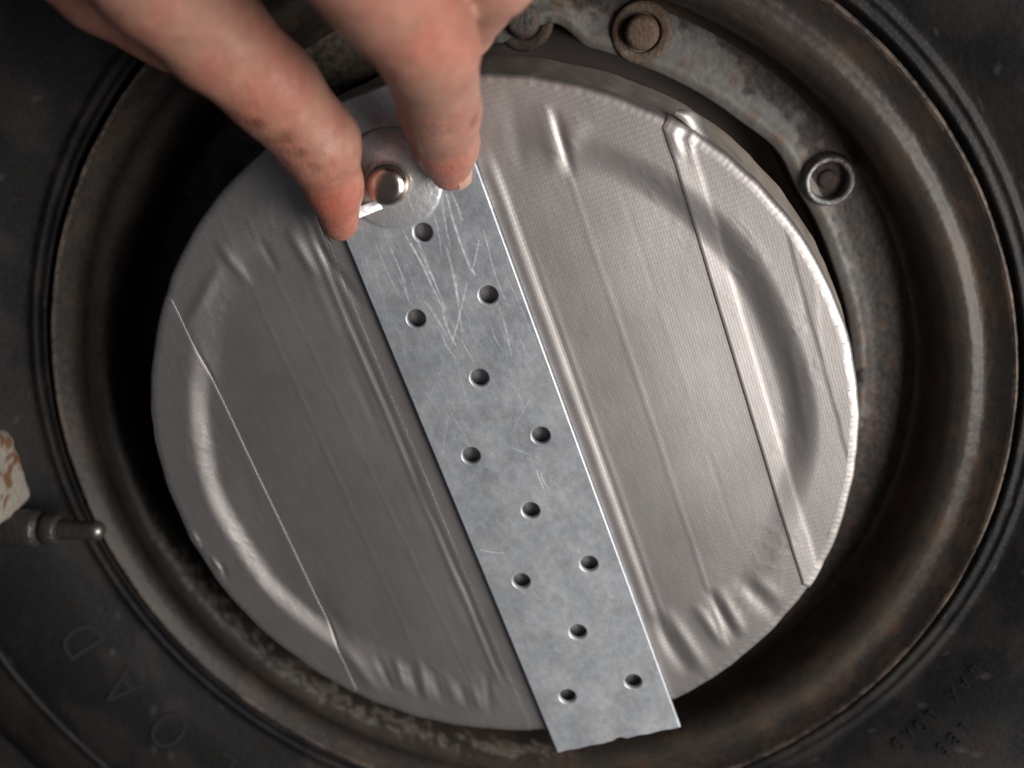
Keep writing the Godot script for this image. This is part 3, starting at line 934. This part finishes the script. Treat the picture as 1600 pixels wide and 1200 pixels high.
func make_hand() -> void:
	var at := Vector3(-20.0, 22.0, -64.0)
	var t := thing("person", "bare left hand reaching in from above, thumb and forefinger pinching the washer", "person", at)
	var bones := hand_bones()
	var cell := 1.2
	var lo := Vector3(-86, 18, -224)
	var size := Vector3i(106, 94, 150)
	var block := 4
	var field := PackedFloat32Array()
	field.resize(size.x * size.y * size.z)
	field.fill(9.0)
	var active := []
	for bz in range(0, size.z, block):
		for by in range(0, size.y, block):
			for bx in range(0, size.x, block):
				var mid := lo + Vector3(bx + 2, by + 2, bz + 2) * cell
				var near := []
				var closest := 1e9
				for b in bones:
					var pa: Vector3 = mid - b[0]
					var ba: Vector3 = b[1] - b[0]
					var h := clampf(pa.dot(ba) / ba.length_squared(), 0.0, 1.0)
					var e: float = (pa - ba * h).length() - lerpf(b[2], b[3], h)
					closest = minf(closest, e)
					if e < 9.0:
						near.append(b)
				if closest > 6.0:
					continue
				var folds := []
				for f in FOLDS:
					if mid.distance_to(Vector3(f[0], f[1], f[2])) < f[8] + 6.0:
						folds.append(f)
				active.append(Vector3i(bx, by, bz))
				for z in range(bz, mini(bz + block, size.z)):
					for y in range(by, mini(by + block, size.y)):
						for x in range(bx, mini(bx + block, size.x)):
							var p := lo + Vector3(x, y, z) * cell
							var d := hand_field(p, near)
							if absf(d) < 2.5:
								for f in folds:
									var rel := p - Vector3(f[0], f[1], f[2])
									if rel.length() < f[8]:
										var wave := 0.25 * sin(p.x * 0.9 + f[0])
										d += f[6] * exp(-pow((rel.dot(Vector3(f[3], f[4], f[5]).normalized()) + wave) / f[7], 2.0))
								d += 0.10 * n3(p.x * 0.22, p.y * 0.22, p.z * 0.22) + 0.05 * n3(p.x * 0.7, p.y * 0.7, p.z * 0.7)
							field[(z * size.y + y) * size.x + x] = d
	# surface nets
	var sx := 1
	var sy := size.x
	var sz := size.x * size.y
	var ids := {}
	var v := PackedVector3Array()
	var c := PackedColorArray()
	var idx := PackedInt32Array()
	for b in active:
		for z in range(b.z, mini(b.z + block, size.z - 1)):
			for y in range(b.y, mini(b.y + block, size.y - 1)):
				for x in range(b.x, mini(b.x + block, size.x - 1)):
					var o: int = z * sz + y * sy + x
					var inside := 0
					for k in 8:
						if field[o + (k & 1) + ((k >> 1) & 1) * sy + (k >> 2) * sz] < 0.0:
							inside += 1
					if inside == 0 or inside == 8:
						continue
					var sum := Vector3.ZERO
					var hits := 0
					for e in 12:
						var axis := e >> 2
						var q := e & 3
						var c0 := Vector3i((q & 1) if axis != 0 else 0, ((q & 1) if axis == 0 else (q >> 1)) if axis != 1 else 0, (q >> 1) if axis != 2 else 0)
						var c1 := c0
						c1[axis] = 1
						var f0 := field[o + c0.x + c0.y * sy + c0.z * sz]
						var f1 := field[o + c1.x + c1.y * sy + c1.z * sz]
						if (f0 < 0.0) != (f1 < 0.0):
							sum += Vector3(c0).lerp(Vector3(c1), f0 / (f0 - f1))
							hits += 1
					ids[o] = v.size()
					var p := lo + (Vector3(x, y, z) + sum / hits) * cell
					v.append(p)
					c.append(skin(p))
	for o in ids:
		var here := field[o]
		for axis in 3:
			var step: int = [sx, sy, sz][axis]
			var u: int = [sy, sz, sx][axis]
			var w: int = [sz, sx, sy][axis]
			var there := field[o + step]
			if (here < 0.0) == (there < 0.0):
				continue
			if not (ids.has(o - u) and ids.has(o - w) and ids.has(o - u - w)):
				continue
			var a: int = ids[o - u - w]
			var q: int = ids[o - w]
			var r: int = ids[o]
			var s: int = ids[o - u]
			if here < 0.0:
				idx.append_array([a, r, q, a, s, r])
			else:
				idx.append_array([a, q, r, a, r, s])
	var n := smooth_normals(v, idx)
	var flesh := mat(Color.BLACK, 0.46, 0.0, 0.42, true)
	grain_normal(flesh, 0.06, 0.28, 60.0, 21)
	part("hand", commit(v, n, c, PackedVector2Array(), idx, at), flesh, t)
	# nails, seen almost edge on
	var horn := mat(Color(0.44, 0.26, 0.20), 0.34, 0.0, 0.5)
	nail(Vector3(-4.3, 28.0, -67.0), Vector3(0.97, 0.2, 0.1), Vector3(0.0, -0.6, 0.8), 7.0, 9.6, horn, t, at)
	var yellow := mat(Color(0.55, 0.36, 0.20), 0.42, 0.0, 0.5)
	nail(Vector3(-36.2, 27.2, -55.5), Vector3(-0.97, 0.2, 0.1), Vector3(0.0, -0.48, 0.88), 7.0, 9.6, yellow, t, at)


func nail(at: Vector3, out: Vector3, tip: Vector3, wide: float, long: float, m: Material, t: Node3D, origin: Vector3) -> void:
	out = out.normalized()
	tip = (tip - out * tip.dot(out)).normalized()
	var side := out.cross(tip)
	var mesh := grid(12, 12, func(i: int, j: int):
		var u := i / 6.0 - 1.0
		var w := j / 6.0 - 1.0
		var k := sqrt(maxf(0.0, 1.0 - 0.35 * w * w))
		var p := at + side * (u * wide * 0.5 * k) + tip * (w * long * 0.5) - out * (1.5 * u * u + 0.5 * w * w)
		return [p, Color.WHITE, Vector2.ZERO], origin)
	part("fingernail", mesh, m, t)


func skin(p: Vector3) -> Color:
	var g := f3(p.x * 0.10, p.y * 0.10, p.z * 0.10)
	var f := f3(p.x * 0.9, p.y * 0.9, p.z * 0.9)
	var c := Color(0.345, 0.184, 0.134)
	c = c.lerp(Color(0.335, 0.132, 0.102), clampf(0.40 + g * 1.8, 0.0, 1.0) * 0.6)
	# blood-flushed fingertips and knuckles
	var flush := exp(-pow(p.distance_to(Vector3(-30.0, 36.0, -59.0)) / 10.0, 2.0)) + 0.7 * exp(-pow(p.distance_to(Vector3(-2.5, 73.0, -91.0)) / 6.0, 2.0)) + 0.6 * exp(-pow(p.distance_to(Vector3(-7.0, 35.0, -66.0)) / 8.0, 2.0)) + 0.5 * exp(-pow(p.distance_to(Vector3(-34.0, 56.0, -81.0)) / 9.0, 2.0))
	c = c.lerp(Color(0.38, 0.105, 0.070), clampf(flush, 0.0, 1.0) * 0.75)
	c *= 1.0 + 0.13 * f + 0.16 * f3(p.x * 0.3 + 9.0, p.y * 0.3, p.z * 0.3)
	# ingrained dirt spots
	for s in [[-0.7, 44.7, -77.5, 1.5], [-35.0, 49.0, -74.0, 2.0], [-33.2, 46.3, -71.2, 1.3], [-38.4, 52.3, -76.9, 1.5], [-31.0, 44.0, -68.5, 1.0]]:
		var k := exp(-pow(p.distance_to(Vector3(s[0], s[1], s[2])) / s[3], 2.0)) * (1.0 + f * 1.5)
		c = c.lerp(Color(0.135, 0.058, 0.032), clampf(k, 0.0, 0.78))
	c.a = 1.0
	return c
